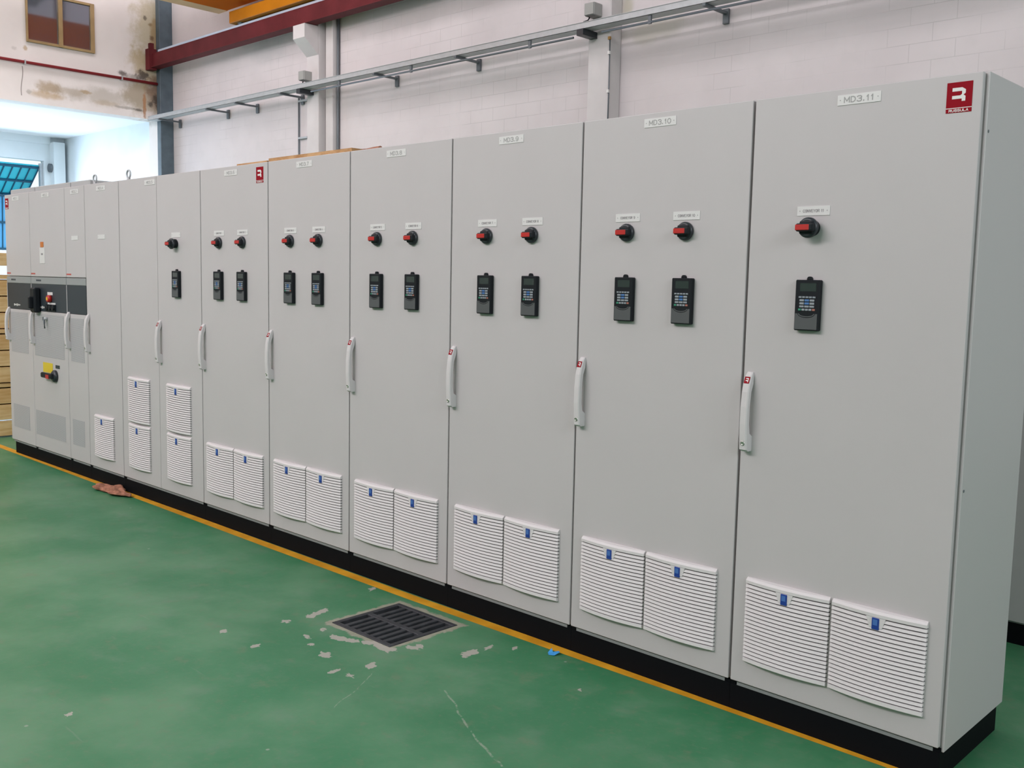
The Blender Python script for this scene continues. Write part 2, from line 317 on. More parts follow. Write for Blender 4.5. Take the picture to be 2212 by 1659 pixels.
# ------------------------------------------------------------------ mesh helpers
def bx(bm, x0, x1, y0, y1, z0, z1, bev=0.0, mi=0, seg=1):
    vs_ = [bm.verts.new((x, y, z)) for x in (x0, x1) for y in (y0, y1) for z in (z0, z1)]
    F = [(0, 1, 3, 2), (4, 6, 7, 5), (0, 4, 5, 1), (2, 3, 7, 6), (0, 2, 6, 4), (1, 5, 7, 3)]
    fs = [bm.faces.new([vs_[i] for i in f]) for f in F]
    for f in fs: f.material_index = mi
    if bev > 0:
        es = list({e for f in fs for e in f.edges})
        r = bmesh.ops.bevel(bm, geom=es, offset=bev, segments=seg, affect='EDGES', profile=0.5)
        for f in r['faces']: f.material_index = mi
    return fs
def tube(bm, pts, r, n=10, mi=0, r1=None):
    pts = [Vector(p) for p in pts]; rings = []
    for i, p in enumerate(pts):
        t = (pts[min(i+1, len(pts)-1)] - pts[max(i-1, 0)]).normalized()
        a = t.cross(Vector((0, 0, 1)));  a = Vector((1, 0, 0)) if a.length < 1e-3 else a.normalized()
        b = t.cross(a); rr = r if r1 is None else r + (r1-r)*i/(len(pts)-1)
        rings.append([bm.verts.new(p + a*rr*math.cos(2*math.pi*k/n) + b*rr*math.sin(2*math.pi*k/n)) for k in range(n)])
    for A, B in zip(rings, rings[1:]):
        for k in range(n):
            f = bm.faces.new((A[k], A[(k+1) % n], B[(k+1) % n], B[k])); f.material_index = mi; f.smooth = True
    for R in (rings[0][::-1], rings[-1]):
        f = bm.faces.new(R); f.material_index = mi
def lathe_y(bm, prof, n=28, mi=0, cx=0.0, cz=0.0):             # prof: (radius, y)
    rings = []
    for (r, y) in prof:
        rings.append([bm.verts.new((cx + r*math.cos(2*math.pi*k/n), y, cz + r*math.sin(2*math.pi*k/n))) for k in range(n)])
    for A, B in zip(rings, rings[1:]):
        for k in range(n):
            f = bm.faces.new((A[k], A[(k+1) % n], B[(k+1) % n], B[k])); f.material_index = mi; f.smooth = True
    for R in (rings[0], rings[-1]): f = bm.faces.new(R); f.material_index = mi
def poly_y(bm, pts, y0, y1, mi=0):                              # (x,z) outline extruded between two y
    A = [bm.verts.new((p[0], y0, p[1])) for p in pts]; B = [bm.verts.new((p[0], y1, p[1])) for p in pts]
    n = len(pts); fs = [bm.faces.new(A), bm.faces.new(B[::-1])]
    for i in range(n): fs.append(bm.faces.new((A[i], B[i], B[(i+1) % n], A[(i+1) % n])))
    for f in fs: f.material_index = mi
    bmesh.ops.triangulate(bm, faces=fs[:2], ngon_method='EAR_CLIP')
def finish(bm):
    bmesh.ops.recalc_face_normals(bm, faces=bm.faces)
def mesh(name, bm, mats):
    finish(bm); me = D.meshes.new(name); bm.to_mesh(me); bm.free()
    for m in (mats if isinstance(mats, (list, tuple)) else [mats]): me.materials.append(m)
    return me
def B(fn, *a, **k):
    bm = bmesh.new(); fn(bm, *a, **k); return bm
def link(name, me, parent=None, loc=(0, 0, 0), label=None):
    o = D.objects.new(name, me); C.objects.link(o); o.location = loc
    if parent is not None: o.parent = parent
    if label: o['label'] = label
    return o
def obj(name, bm, mats, parent=None, loc=(0, 0, 0), label=None):
    return link(name, mesh(name, bm, mats), parent, loc, label)
def box_obj(name, dims, mats, parent=None, loc=(0, 0, 0), bev=0.0, label=None):
    return obj(name, B(bx, *dims, bev=bev), mats, parent, loc, label)
def tag(o, label, cat, group=None):
    o['label'] = label; o['category'] = cat
    if group: o['group'] = group
    return o
def thing(name, label, cat, loc, group=None):
    o = D.objects.new(name, None); C.objects.link(o); o.location = loc; o.empty_display_size = 0.1
    return tag(o, label, cat, group)
def struct(o): o['kind'] = 'structure'; return o
_tc = {}
GL = {'M': [[(0, 0), (0, 1), (.5, .25), (1, 1), (1, 0)]], 'D': [[(0, 0), (0, 1), (.5, 1), (.85, .85), (1, .5), (.85, .15), (.5, 0), (0, 0)]],
 'C': [[(1, .8), (.75, 1), (.3, 1), (.05, .75), (0, .5), (.05, .25), (.3, 0), (.75, 0), (1, .2)]], 'O': [[(.3, 0), (.05, .25), (0, .5), (.05, .75), (.3, 1), (.7, 1), (.95, .75), (1, .5), (.95, .25), (.7, 0), (.3, 0)]],
 'N': [[(0, 0), (0, 1), (1, 0), (1, 1)]], 'V': [[(0, 1), (.5, 0), (1, 1)]], 'E': [[(1, 1), (0, 1), (0, 0), (1, 0)], [(0, .52), (.85, .52)]], 'Y': [[(0, 1), (.5, .5), (1, 1)], [(.5, .5), (.5, 0)]],
 'R': [[(0, 0), (0, 1), (.75, 1), (1, .88), (1, .65), (.75, .5), (0, .5)], [(.55, .5), (1, 0)]], 'U': [[(0, 1), (0, .25), (.25, 0), (.75, 0), (1, .25), (1, 1)]],
 'S': [[(1, .82), (.75, 1), (.25, 1), (0, .82), (0, .66), (.2, .53), (.8, .47), (1, .34), (1, .18), (.75, 0), (.25, 0), (0, .18)]], 'L': [[(0, 1), (0, 0), (1, 0)]], 'A': [[(0, 0), (.5, 1), (1, 0)], [(.2, .35), (.8, .35)]],
 '0': [[(.3, 0), (0, .3), (0, .7), (.3, 1), (.7, 1), (1, .7), (1, .3), (.7, 0), (.3, 0)]], '1': [[(.15, .72), (.6, 1), (.6, 0)]], '2': [[(0, .8), (.25, 1), (.75, 1), (1, .8), (1, .62), (0, 0), (1, 0)]],
 '3': [[(0, .85), (.25, 1), (.75, 1), (1, .85), (1, .66), (.7, .53), (.4, .53)], [(.7, .53), (1, .38), (1, .15), (.75, 0), (.25, 0), (0, .15)]], '4': [[(.75, 0), (.75, 1), (0, .3), (1, .3)]],
 '5': [[(.95, 1), (.1, 1), (.05, .55), (.4, .66), (.75, .62), (1, .4), (.95, .15), (.7, 0), (.25, 0), (0, .15)]], '6': [[(.95, .88), (.7, 1), (.3, 1), (.05, .7), (0, .3), (.25, 0), (.75, 0), (1, .2), (1, .4), (.75, .58), (.3, .58), (.02, .4)]],
 '7': [[(0, 1), (1, 1), (.35, 0)]], '8': [[(.3, .54), (.05, .7), (.05, .85), (.3, 1), (.7, 1), (.95, .85), (.95, .7), (.7, .54), (.3, .54), (0, .38), (0, .16), (.25, 0), (.75, 0), (1, .16), (1, .38), (.7, .54)]],
 '9': [[(.05, .12), (.3, 0), (.7, 0), (.95, .3), (1, .7), (.75, 1), (.25, 1), (0, .8), (0, .6), (.25, .42), (.7, .42), (.98, .6)]], '.': [[(.35, 0), (.35, .14)]], ' ': []}
ADV = {'1': .55, '.': .32, ' ': .45, 'M': 1.05, 'E': .85, 'L': .8}
def text_mesh(s, width, height, thick=0.0005):
    key = (s, width, height)
    if key in _tc: return _tc[key]
    wt = 0.19 if s == 'RUSSULA' else 0.15
    gap = 0.36; x = 0.0; segs = []
    for ch in s:
        a = ADV.get(ch, .9)
        for pl in GL[ch]:
            for p, q in zip(pl, pl[1:]): segs.append((x+p[0]*a, p[1], x+q[0]*a, q[1]))
        x += a+gap
    tot = x-gap; kx = (width-wt*height)/tot; kz = height*(1-wt); hw = wt*height/2
    bm = bmesh.new(); base = [(px-tot/2)*kx for px in (0,)]
    for i, (xa, za, xb, zb) in enumerate(segs):
        A_ = Vector(((xa-tot/2)*kx, 0, (za-.5)*kz)); B_ = Vector(((xb-tot/2)*kx, 0, (zb-.5)*kz)); d = (B_-A_).normalized(); n_ = Vector((-d.z, 0, d.x))
        A_ -= d*hw*0.75; B_ += d*hw*0.75; y = -thick-0.00001*(i % 23)
        f = [bm.verts.new((p.x, yy, p.z)) for yy in (0, y) for p in (A_-n_*hw, B_-n_*hw, B_+n_*hw, A_+n_*hw)]
        bm.faces.new(f[4:])
        for k in range(4): bm.faces.new((f[k], f[(k+1) % 4], f[4+(k+1) % 4], f[4+k]))
    _tc[key] = mesh('lettering', bm, M['engrave']); return _tc[key]
def text_obj(s, width, height, material, parent, loc, name='lettering'):
    me = text_mesh(s, width, height)
    if me.materials[0] is not material:
        me = me.copy(); me.materials[0] = material
    return link(name, me, parent, loc)

# ------------------------------------------------------------------ setting
YW, XL, XA = 6.5, -17.89, -23.12
bm = bmesh.new()
hx0, hx1, hy0, hy1 = GX-GHX, GX+GHX, GY-GHY, GY+GHY
for (x0, x1, y0, y1) in ((-18.24, hx0, -9.2, 6.9), (hx1, 9.2, -9.2, 6.9), (hx0, hx1, -9.2, hy0), (hx0, hx1, hy1, 6.9)):
    bx(bm, x0, x1, y0, y1, -0.12, 0.0)
struct(obj('floor', bm, M['floor']))
struct(box_obj('floor_annex', (-23.3, -18.24, -9.2, 6.9, -0.12, 0.0), M['concrete']))
struct(box_obj('floor_outdoor', (-60, -23.3, -30, 40, -0.12, -0.01), M['concrete']))
struct(box_obj('wall_back', (-18.24, 9.2, YW, YW+0.3, 0, 8.2), M['block']))
bm = bmesh.new()
bx(bm, XL-0.35, XL, -9.0, YW, 4.68, 8.2); bx(bm, XL-0.35, XL, 6.24, YW, 0, 4.68); bx(bm, XL-0.35, XL, -9.0, -5.5, 0, 4.68)
struct(obj('wall_left', bm, M['stained']))
struct(box_obj('wall_front', (-18.24, 9.2, -9.2, -8.9, 0, 8.2), M['otherwall']))
struct(box_obj('wall_right', (9.0, 9.3, -9.2, 6.8, 0, 8.2), M['otherwall']))
bm = bmesh.new()
bx(bm, -18.3, 9.3, -9.2, 6.8, 8.2, 8.3)
for i in range(24): bx(bm, -18.0+i*1.13, -17.9+i*1.13, -8.9, 6.5, 8.08, 8.2)
struct(obj('ceiling', bm, M['roof']))
# annex beyond the opening
struct(box_obj('wall_annex_side', (-23.3, -18.24, YW, YW+0.3, 0, 5.2), M['annex']))
struct(box_obj('wall_annex_front', (-23.3, -18.24, -6.2, -6.0, 0, 5.2), M['annex']))
bm = bmesh.new()
bx(bm, XA-0.2, XA, -6.0, 1.0, 0, 4.8); bx(bm, XA-0.2, XA, 6.03, YW, 0, 4.8); bx(bm, XA-0.2, XA, 1.0, 6.03, 4.23, 4.8)
bx(bm, XA, XA+0.25, 6.16, 6.42, 0, 4.66); bx(bm, XA, XA+0.05, -6.0, 6.16, 4.62, 4.78)
struct(obj('wall_annex_end', bm, M['annex']))
struct(box_obj('ceiling_annex', (-23.3, -18.24, -6.2, 6.8, 4.78, 4.9), M['annexceil']))
# pilasters
def pilaster(name, x0, x1):
    return struct(box_obj(name, (x0, x1, 6.28, YW, 0, 8.1), M['pilaster'], bev=0.012))
p1 = pilaster('trim_1', -12.79, -12.47); p2 = pilaster('trim_2', -6.83, -6.49)
bm = bmesh.new()                                                   # corbel that carries the crane runway
A = [(6.28, 5.645), (6.02, 5.645), (6.02, 5.435), (6.28, 5.20)]
v0 = [bm.verts.new((-12.79, y, z)) for y, z in A]; v1 = [bm.verts.new((-12.47, y, z)) for y, z in A]
bm.faces.new(v0); bm.faces.new(v1[::-1])
for i in range(4): bm.faces.new((v0[i], v1[i], v1[(i+1) % 4], v0[(i+1) % 4]))
obj('corbel', bm, M['pilaster'], p1)
struct(box_obj('trim_3', (XL+0.01, XL+0.16, 6.23, YW, 0, 8.1), M['bluesteel'], bev=0.006))   # steel corner column

# window in the left wall
win = struct(D.objects.new('window_1', None)); C.objects.link(win); win.location = (XL, 4.39, 6.20)
wy0, wy1, wz0, wz1 = -0.615, 0.615, -0.45, 0.45
bm = bmesh.new()
for d in ((0, 0.048, wy0+0.031, wy1-0.076, wz0, wz0+0.045), (0, 0.048, wy0+0.031, wy1-0.076, wz1-0.045, wz1), (0, 0.05, wy0, wy0+0.03, wz0, wz1), (0, 0.05, wy1-0.075, wy1, wz0, wz1), (0.0, 0.06, -0.05, 0.025, wz0, wz1)): bx(bm, *d, bev=0.004)
obj('window_frame', bm, M['wframe'], win)
box_obj('window_pane', (0.004, 0.012, wy0+0.03, -0.04, wz0+0.04, wz1-0.04), M['pane'], win)
box_obj('window_pane', (0.006, 0.016, 0.02, wy1-0.07, wz0+0.04, wz1-0.04), M['pane'], win)
# red pipe on the left wall
t = thing('red_pipe', 'thin dark red pipe running level along the stained left wall under the window', 'pipe', (XL+0.06, 1.0, 5.375))
obj('pipe_run', B(tube, [(0, -8.0, 0), (0, 5.22, 0)], 0.028), M['pipered'], t)
for yy in (-5, -2, 1.2, 2.72, 4.5): box_obj('pipe_clip', (-0.06, 0.035, yy-0.012, yy+0.012, -0.035, 0.035), M['zinc'], t)

# overhead gate of the annex, tilted outwards, and its lower leaf
gate = struct(D.objects.new('door_1', None)); C.objects.link(gate); gate.location = (XA-0.15, 3.5, 4.12)
def leaf(name, width, length, ribm, mm, n):
    bm = bmesh.new(); bx(bm, -0.02, 0.02, -width/2, width/2, -length, 0)
    for i in range(n+1):
        yy = -width/2 + i*width/n; bx(bm, 0.02, 0.05, yy-0.010, yy+0.010, -length, 0, mi=1)
    for zz in (-0.03, -length/2, -length+0.03): bx(bm, 0.02, 0.06, -width/2, width/2, zz-0.025, zz+0.025, mi=1)
    return obj(name, bm, [mm, ribm], gate)
lf = leaf('gate_leaf', 4.94, 1.10, M['tealdark'], M['teal'], 26); lf.rotation_euler = (0, math.radians(55), 0)
lf2 = leaf('gate_leaf', 4.94, 1.32, M['tealdark'], M['tealblue'], 9); lf2.location = (-0.86, 0, -0.66); lf2.rotation_euler = (0, math.radians(4), 0)
bm = bmesh.new(); bx(bm, -0.02, 0.08, 2.46, 2.54, -4.1, 0.05); bx(bm, -0.02, 0.08, -2.54, -2.46, -4.1, 0.05)
obj('gate_rail', bm, M['zinc'], gate)
obj('gate_motor', B(tube, [(0.25, 2.60, -0.05), (0.25, 2.86, -0.05)], 0.10, n=16), M['zincd'], gate)

# ------------------------------------------------------------------ crane
t = thing('crane_runway_beam', 'dark red steel runway beam on a corbel high along the white block wall', 'beam', (-5, 6.13, 5.65))
bm = bmesh.new()
bx(bm, -12.76, 13.9, -0.10, 0.10, 0, 0.018); bx(bm, -12.76, 13.9, -0.062, 0.10, 0.252, 0.27); bx(bm, -12.76, 13.9, -0.060, -0.045, 0.018, 0.252)
obj('girder_profile', bm, M['beamred'], t)
box_obj('rail', (-12.5, 13.9, -0.055, 0.0, 0.27, 0.315), M['rail2'], t, bev=0.006, label='steel rail on top of the red beam, coloured pale blue as if lit')
bm = bmesh.new(); bx(bm, -12.86, -12.70, -0.13, 0.02, -0.04, 0.36); bx(bm, -12.80, -12.72, -0.10, -0.02, 0.36, 0.47)
obj('end_stop', bm, M['beamred'], t)
t = thing('bridge_crane', 'orange overhead crane with wide girder riding on the red runway beam', 'crane', (-14.0, 6.1, 5.97))
bm = bmesh.new(); bx(bm, -0.72, 4.4, -0.10, 0.10, 0.02, 0.22, bev=0.008)
obj('end_carriage', bm, M['craneorange'], t)
for xx in (-0.5, 4.1): obj('carriage_wheel', B(tube, [(xx, -0.04, 0.07), (xx, 0.04, 0.07)], 0.075, n=20), M['zincd'], t)
obj('buffer', B(tube, [(-0.76, 0, 0.06), (-0.71, 0, 0.06)], 0.03), M['black'], t)
box_obj('girder', (-1.13, -0.02, -14.9, 0.10, 0.35, 0.95), M['cranedeep'], t, label='deep orange box girder seen from below')
box_obj('flange_plate', (-1.44, -1.135, -14.9, 0.12, 0.35, 0.37), M['cranepale'], t, label='orange flange along the girder, tinted pale as if lit from below')

# ------------------------------------------------------------------ services on the back wall
t = thing('cable_tray', 'long grey perforated cable tray on arms across the white block wall', 'cable tray', (-8, 6.12, 4.65))
bm = bmesh.new()
bx(bm, -9.86, 13, -0.085, 0.085, 0, 0.004); bx(bm, -9.86, 13, -0.085, -0.081, 0, 0.075); bx(bm, -9.86, 13, 0.081, 0.085, 0, 0.075)
bx(bm, -9.86, 13, -0.093, -0.081, 0.071, 0.076)
obj('tray_channel', bm, M['zinc'], t)
bm = bmesh.new()
for i in range(4): tube(bm, [(-9.9, -0.058+0.038*i, 0.023), (12.9, -0.058+0.038*i, 0.026)], 0.018, n=6)
obj('cables', bm, M['dark'], t)
def arm_bm():
    bm = bmesh.new()
    bx(bm, -0.02, 0.02, -0.095, 0.38, -0.03, -0.002); bx(bm, -0.035, 0.035, 0.345, 0.375, -0.13, 0.03)
    return bm
me_arm = mesh('bracket', arm_bm(), M['zincd'])
for xx in (-17.42, -15.6, -14.6, -13.2, -10.72, -8.95, -5.02, -3.0, -0.5, 2.0): link('bracket', me_arm, t, (xx+8, 0, 0))
for xx in (-12.64, -6.74):
    bm = bmesh.new(); bx(bm, xx+8-0.05, xx+8+0.05, -0.11, 0.16, -0.075, -0.002); obj('bracket', bm, M['dark'], t)
t = thing('steel_conduit', 'thin grey conduit hung on clips just under the cable tray', 'conduit', (-8, 6.06, 4.575))
obj('conduit_tube', B(tube, [(-4.35, 0, 0), (1.12, 0, 0)], 0.013), M['zincd'], t)
obj('conduit_tube', B(tube, [(1.56, 0, 0), (12, 0, 0)], 0.013), M['zincd'], t)
for xx in (-11.6, -9.9, -7.6, -5.75, -3.5): box_obj('clip', (xx+8-0.02, xx+8+0.02, -0.012, 0.012, -0.02, 0.075), M['zincd'], t)
def junction(x, z, label):
    t = thing('junction_box', label, 'junction box', (x, 6.28, z), 'junction boxes above the cable tray')
    box_obj('box_body', (-0.075, 0.075, -0.15, 0, -0.075, 0.075), M['boxgrey'], t, bev=0.008)
    box_obj('box_lid', (-0.07, 0.07, -0.165, -0.15, -0.07, 0.07), M['boxgrey'], t, bev=0.005)
    obj('cable_stub', B(tube, [(-0.05, -0.08, -0.075), (-0.07, -0.09, -0.11), (-0.13, -0.10, -0.12)], 0.008, n=6), M['black'], t)
junction(-6.70, 4.895, 'small grey junction box above the tray on the pilaster nearest the camera')
junction(-12.72, 4.88, 'small grey junction box above the tray beneath the crane corbel')
t = thing('wall_conduit', 'thin vertical grey conduit on the white wall left of the far pilaster', 'conduit', (-13.30, 6.47, 3.0))
obj('conduit_tube', B(tube, [(0, 0, -2.0), (0, 0, 1.66)], 0.014, n=8), M['zincd'], t)
for z in (0.97, 1.58): box_obj('clip', (0.0, 0.26, -0.02, 0.02, z-0.015, z+0.015), M['zinc'], t)
t = thing('downpipe', 'pale square downpipe beside the far pilaster under the crane', 'pipe', (-12.28, 6.42, 0))
box_obj('pipe_run', (-0.115, 0.07, -0.05, 0.07, 0, 7.9), M['pilaster'], t, bev=0.01)
obj('cable', B(tube, [(0.10, 0.04, 0.0), (0.10, 0.04, 7.9)], 0.022, n=8), M['zincd'], t)
t = thing('drop_cable', 'thin dark cable down the corner of the pilaster nearest the camera', 'cable', (-6.485, 6.27, 0))
obj('cable', B(tube, [(0, 0, 0.0), (0.0, 0, 3.5), (0.006, -0.002, 4.0), (0, 0, 4.56)], 0.009, n=6), M['zincd'], t)
for z in (4.55, 4.38, 3.93): box_obj('cable_clip', (-0.018, 0.012, -0.02, 0.008, z-0.018, z+0.018), M['brass' if z > 4.5 else 'white'], t)

# ------------------------------------------------------------------ cabinets: shared part meshes
H = 2.30
def grille_mesh():
    W_, HH = 0.332, 0.326; bm = bmesh.new(); NX = 14
    dep = lambda x: 0.013 + 0.016*(1-(2*x/W_)**2)
    rows = []                                                    # (z, depth factor offset, material of the strip below)
    z = HH/2
    rows.append((z, None, 0)); rows.append((z-0.002, -0.008, 0)); rows.append((z-0.010, 0.0, 0)); rows.append((z-0.021, 0.0, 1))
    n = 19; z -= 0.021; pitch = (HH-0.021-0.021)/n
    for i in range(n):
        rows.append((z-0.0005, -0.012, 1)); rows.append((z-0.0047, -0.012, 0)); rows.append((z-0.0049, -0.0035, 0)); rows.append((z-pitch, 0.0, 1 if i < n-1 else 1)); z -= pitch
    rows.append((z-0.0005, -0.012, 1)); rows.append((z-0.0042, -0.012, 0)); rows.append((z-0.0044, -0.001, 0)); rows.append((-HH/2+0.003, 0.0, 0)); rows.append((-HH/2, -0.004, 0)); rows.append((-HH/2, None, 0))
    V = []
    for (zz, off, mi) in rows:
        V.append([bm.verts.new((-W_/2+W_*i/NX, 0.0 if off is None else -(dep(-W_/2+W_*i/NX)+off), zz)) for i in range(NX+1)])
    for j in range(len(rows)-1):
        for i in range(NX):
            f = bm.faces.new((V[j][i], V[j+1][i], V[j+1][i+1], V[j][i+1])); f.material_index = rows[j][2]
    for i in (0, NX):                                            # side walls: strips back to the door
        bk = [bm.verts.new((V[j][i].co.x, 0.0, rows[j][0])) for j in range(len(rows))]
        for j in range(1, len(rows)-2):
            try: f = bm.faces.new((V[j][i], V[j+1][i], bk[j+1], bk[j])); f.material_index = 0
            except ValueError: pass
    return mesh('vent_grille', bm, [M['grille'], M['slot']])
ME_GRILLE = grille_mesh()
bm = bmesh.new(); poly_y(bm, [(-0.034, 0.0), (0.034, 0.0), (0.022, -0.036), (-0.022, -0.036)], 0, -0.010)
ME_LATCH = mesh('latch_flap', bm, M['grille'])
bm = bmesh.new(); bx(bm, -0.0125, 0.0125, -0.0145, -0.008, -0.042, -0.001, bev=0.0015); bx(bm, -0.008, 0.008, -0.0152, -0.0145, -0.026, -0.006, mi=1)
ME_TAG = mesh('latch_tag', bm, [M['blue'], M['lightblue']])

def handle_meshes():
    secs = [(0.1475, -0.010, 0, 0.024), (0.136, -0.020, 0, 0.027), (0.104, -0.036, -0.006, 0.030), (0.075, -0.043, -0.020, 0.030), (0.02, -0.049, -0.028, 0.030), (-0.045, -0.050, -0.028, 0.030), (-0.080, -0.048, -0.020, 0.030), (-0.092, -0.047, 0, 0.031), (-0.140, -0.043, 0, 0.031), (-0.1475, -0.030, 0, 0.029)]
    bm = bmesh.new(); R = []
    for (z, f, b, wd) in secs:
        f *= 0.88; b *= 0.88; h = wd/2; c = 0.004
        R.append([bm.verts.new(p) for p in ((-h, b, z), (-h, f+c, z), (-h+c, f, z), (h-c, f, z), (h, f+c, z), (h, b, z))])
    for A_, B_ in zip(R, R[1:]):
        for k in range(6): bm.faces.new((A_[k], A_[(k+1) % 6], B_[(k+1) % 6], B_[k]))
    bm.faces.new(R[0]); bm.faces.new(R[-1][::-1])
    h = mesh('door_handle', bm, M['handle'])
    bm = bmesh.new(); lathe_y(bm, [(0.0085, -0.034), (0.0085, -0.0415), (0.0055, -0.0418), (0.0050, -0.0405)], n=16, cz=-0.116)
    lk = mesh('lock_cylinder', bm, M['steel'])
    bm = bmesh.new()                                              # small red sticker with pale letter on the slope near the top
    def P(u, v): z = 0.131 - v*0.024; y = -0.88*(0.0205 + (0.136-z)/0.032*0.016); return z, y
    def quad(u0, u1, v0_, v1_, lift, mi):
        (za, ya), (zb, yb) = P(0, v0_), P(0, v1_)
        f = bm.faces.new([bm.verts.new(p) for p in ((u0, ya-lift, za), (u1, ya-lift, za), (u1, yb-lift, zb), (u0, yb-lift, zb))]); f.material_index = mi
    quad(-0.011, 0.011, 0.0, 1.0, 0.0012, 0)
    for q in ((-0.005, 0.006, 0.2, 0.34), (0.003, 0.006, 0.34, 0.52), (-0.005, 0.006, 0.52, 0.66), (0.003, 0.006, 0.66, 0.82)): quad(*q, 0.0016, 1)
    st = mesh('handle_sticker', bm, [M['redsign'], M['white']])
    return h, lk, st
ME_HANDLE, ME_LOCK, ME_STICK = handle_meshes()

def switch_meshes():
    bm = bmesh.new(); lathe_y(bm, [(0.031, 0.0), (0.0360, -0.003), (0.0360, -0.011), (0.0335, -0.016), (0.027, -0.019)])
    base = mesh('switch_base', bm, M['dark'])
    bm = bmesh.new(); bx(bm, -0.0335, 0.0315, -0.0375, -0.012, -0.0140, 0.0140, bev=0.005, seg=2)
    bx(bm, -0.027, 0.026, -0.025, -0.012, -0.0235, 0.0235, bev=0.006, seg=2)
    knob = mesh('switch_knob', bm, M['black'])
    bm = bmesh.new(); bx(bm, -0.0345, 0.0175, -0.0388, -0.026, -0.0098, 0.0098, bev=0.0015)
    inset = mesh('switch_indicator', bm, M['red'])
    bm = bmesh.new(); lathe_y(bm, [(0.028, 0.0), (0.028, -0.028)]); bx(bm, -0.006, 0.006, -0.024, 0, 0.02, 0.031)
    col = mesh('switch_collar', bm, M['black'])
    return base, knob, inset, col
ME_SB, ME_SK, ME_SI, ME_SC = switch_meshes()

def keypad_meshes():
    W_, HH, dp = 0.092, 0.178, 0.022
    bm = bmesh.new(); bx(bm, -W_/2, W_/2, -dp, 0, -HH/2, HH/2, bev=0.003)
    body = mesh('keypad_body', bm, M['black'])
    bm = bmesh.new(); lathe_y(bm, [(0.009, 0.0), (0.009, -0.012)], n=18, cz=HH/2+0.003); bx(bm, -0.009, 0.009, -0.012, 0, HH/2-0.004, HH/2+0.002)
    nub = mesh('hanging_lug', bm, M['black'])
    X = lambda u: -W_/2 + u*W_
    Z = lambda v: HH/2 - v*HH
    scr = mesh('display', B(bx, X(.20), X(.86), -dp-0.0006, -dp+0.001, Z(.225), Z(.065)), M['screen'])
    bm = bmesh.new()
    def key(u0, u1, v0_, v1_, mi): bx(bm, X(u0), X(u1), -dp-0.0022, -dp+0.001, Z(v1_), Z(v0_), bev=0.0008, mi=mi)
    for r_, (v0_, v1_, n, u0, u1) in enumerate(((.325, .358, 5, .15, .86), (.383, .425, 3, .19, .82), (.443, .487, 3, .19, .82), (.505, .545, 3, .19, .82), (.567, .607, 5, .15, .86))):
        st_ = (u1-u0)/n
        for i in range(n):
            mi = 0
            if n == 3 and i == 1: mi = 1
            if r_ == 3 and i == 1: mi = 0
            if r_ == 4 and i == 0: mi = 2
            if r_ == 4 and i == 4: mi = 3
            key(u0+i*st_+0.012, u0+(i+1)*st_-0.012, v0_, v1_, mi)
    keys = mesh('keys', bm, [M['key'], M['keyblue'], M['keygreen'], M['keyred']])
    def strips(top, bot, us, y0, y1):                             # plate built from convex columns between two curves
        bm = bmesh.new()
        for ua, ub in zip(us, us[1:]):
            c = [(X(ua), Z(top(ua))), (X(ub), Z(top(ub))), (X(ub), Z(bot(ub))), (X(ua), Z(bot(ua)))]
            f = [bm.verts.new((p[0], y, p[1])) for y in (y0, y1) for p in c]
            bm.faces.new(f[4:])
            for k in range(4): bm.faces.new((f[k], f[(k+1) % 4], f[4+(k+1) % 4], f[4+k]))
        return bm
    arc = lambda u, k, d: .665 + d*math.sqrt(max(0.0, 1-((u-.5)/k)**2))
    us = [.03] + [.5-.36*math.cos(math.pi*i/14) for i in range(15)] + [.95]
    cov = mesh('lower_cover', strips(lambda u: arc(u, .36, .085), lambda u: .975, us, -dp+0.001, -dp-0.0012), M['cover'])
    us = [.5-.335*math.cos(math.pi*i/14) for i in range(15)]
    rim = mesh('cover_rim', strips(lambda u: arc(u, .30, .050), lambda u: arc(u, .336, .070), us, -dp+0.001, -dp-0.0012), M['cover'])
    return body, nub, scr, keys, cov, rim
ME_KB, ME_KN, ME_KS, ME_KK, ME_KC, ME_KR = keypad_meshes()

def plate_mesh(wd, ht):
    bm = bmesh.new(); bx(bm, -wd/2, wd/2, -0.002, 0, -ht/2, ht/2)
    for s in (-1, 1): lathe_y(bm, [(0.0020, -0.0015), (0.0020, -0.0024)], n=8, mi=1, cx=s*(wd/2-0.010))
    return mesh('name_plate', bm, [M['plate'], M['engrave']])
ME_MD = plate_mesh(0.151, 0.034); ME_CV = plate_mesh(0.122, 0.0325)
def emblem_meshes():
    S_ = 0.078
    bm = bmesh.new(); bx(bm, -S_/2, S_/2, -0.0012, 0, 0.0155, 0.0935); bx(bm, -S_/2, S_/2, -0.0012, 0, 0.0, 0.0130); bx(bm, -S_/2, S_/2, -0.0008, 0, 0.0130, 0.0155, mi=1)
    plate = mesh('emblem_plate', bm, [M['redsign'], M['white']])
    G = [[(.22, .22), (.60, .22), (.60, .36), (.22, .36)], [(.60, .22), (.74, .31), (.74, .45), (.66, .51), (.60, .48)], [(.22, .53), (.54, .53), (.54, .66), (.22, .66)], [(.54, .53), (.60, .48), (.60, .66), (.54, .66)],
         [(.60, .48), (.66, .51), (.66, .66), (.60, .66)], [(.66, .51), (.74, .57), (.74, .66), (.66, .66)], [(.60, .66), (.74, .66), (.74, .76), (.60, .76)]]
    bm = bmesh.new()
    for g in G:
        f = [bm.verts.new((-S_/2+u*S_, y, 0.0935-v*S_)) for y in (-0.001, -0.0018) for u, v in g]; n = len(g)
        bm.faces.new(f[n:])
        for k in range(n): bm.faces.new((f[k], f[(k+1) % n], f[n+(k+1) % n], f[n+k]))
    return plate, mesh('emblem_letter', bm, M['white'])
ME_EP, ME_EL = emblem_meshes()
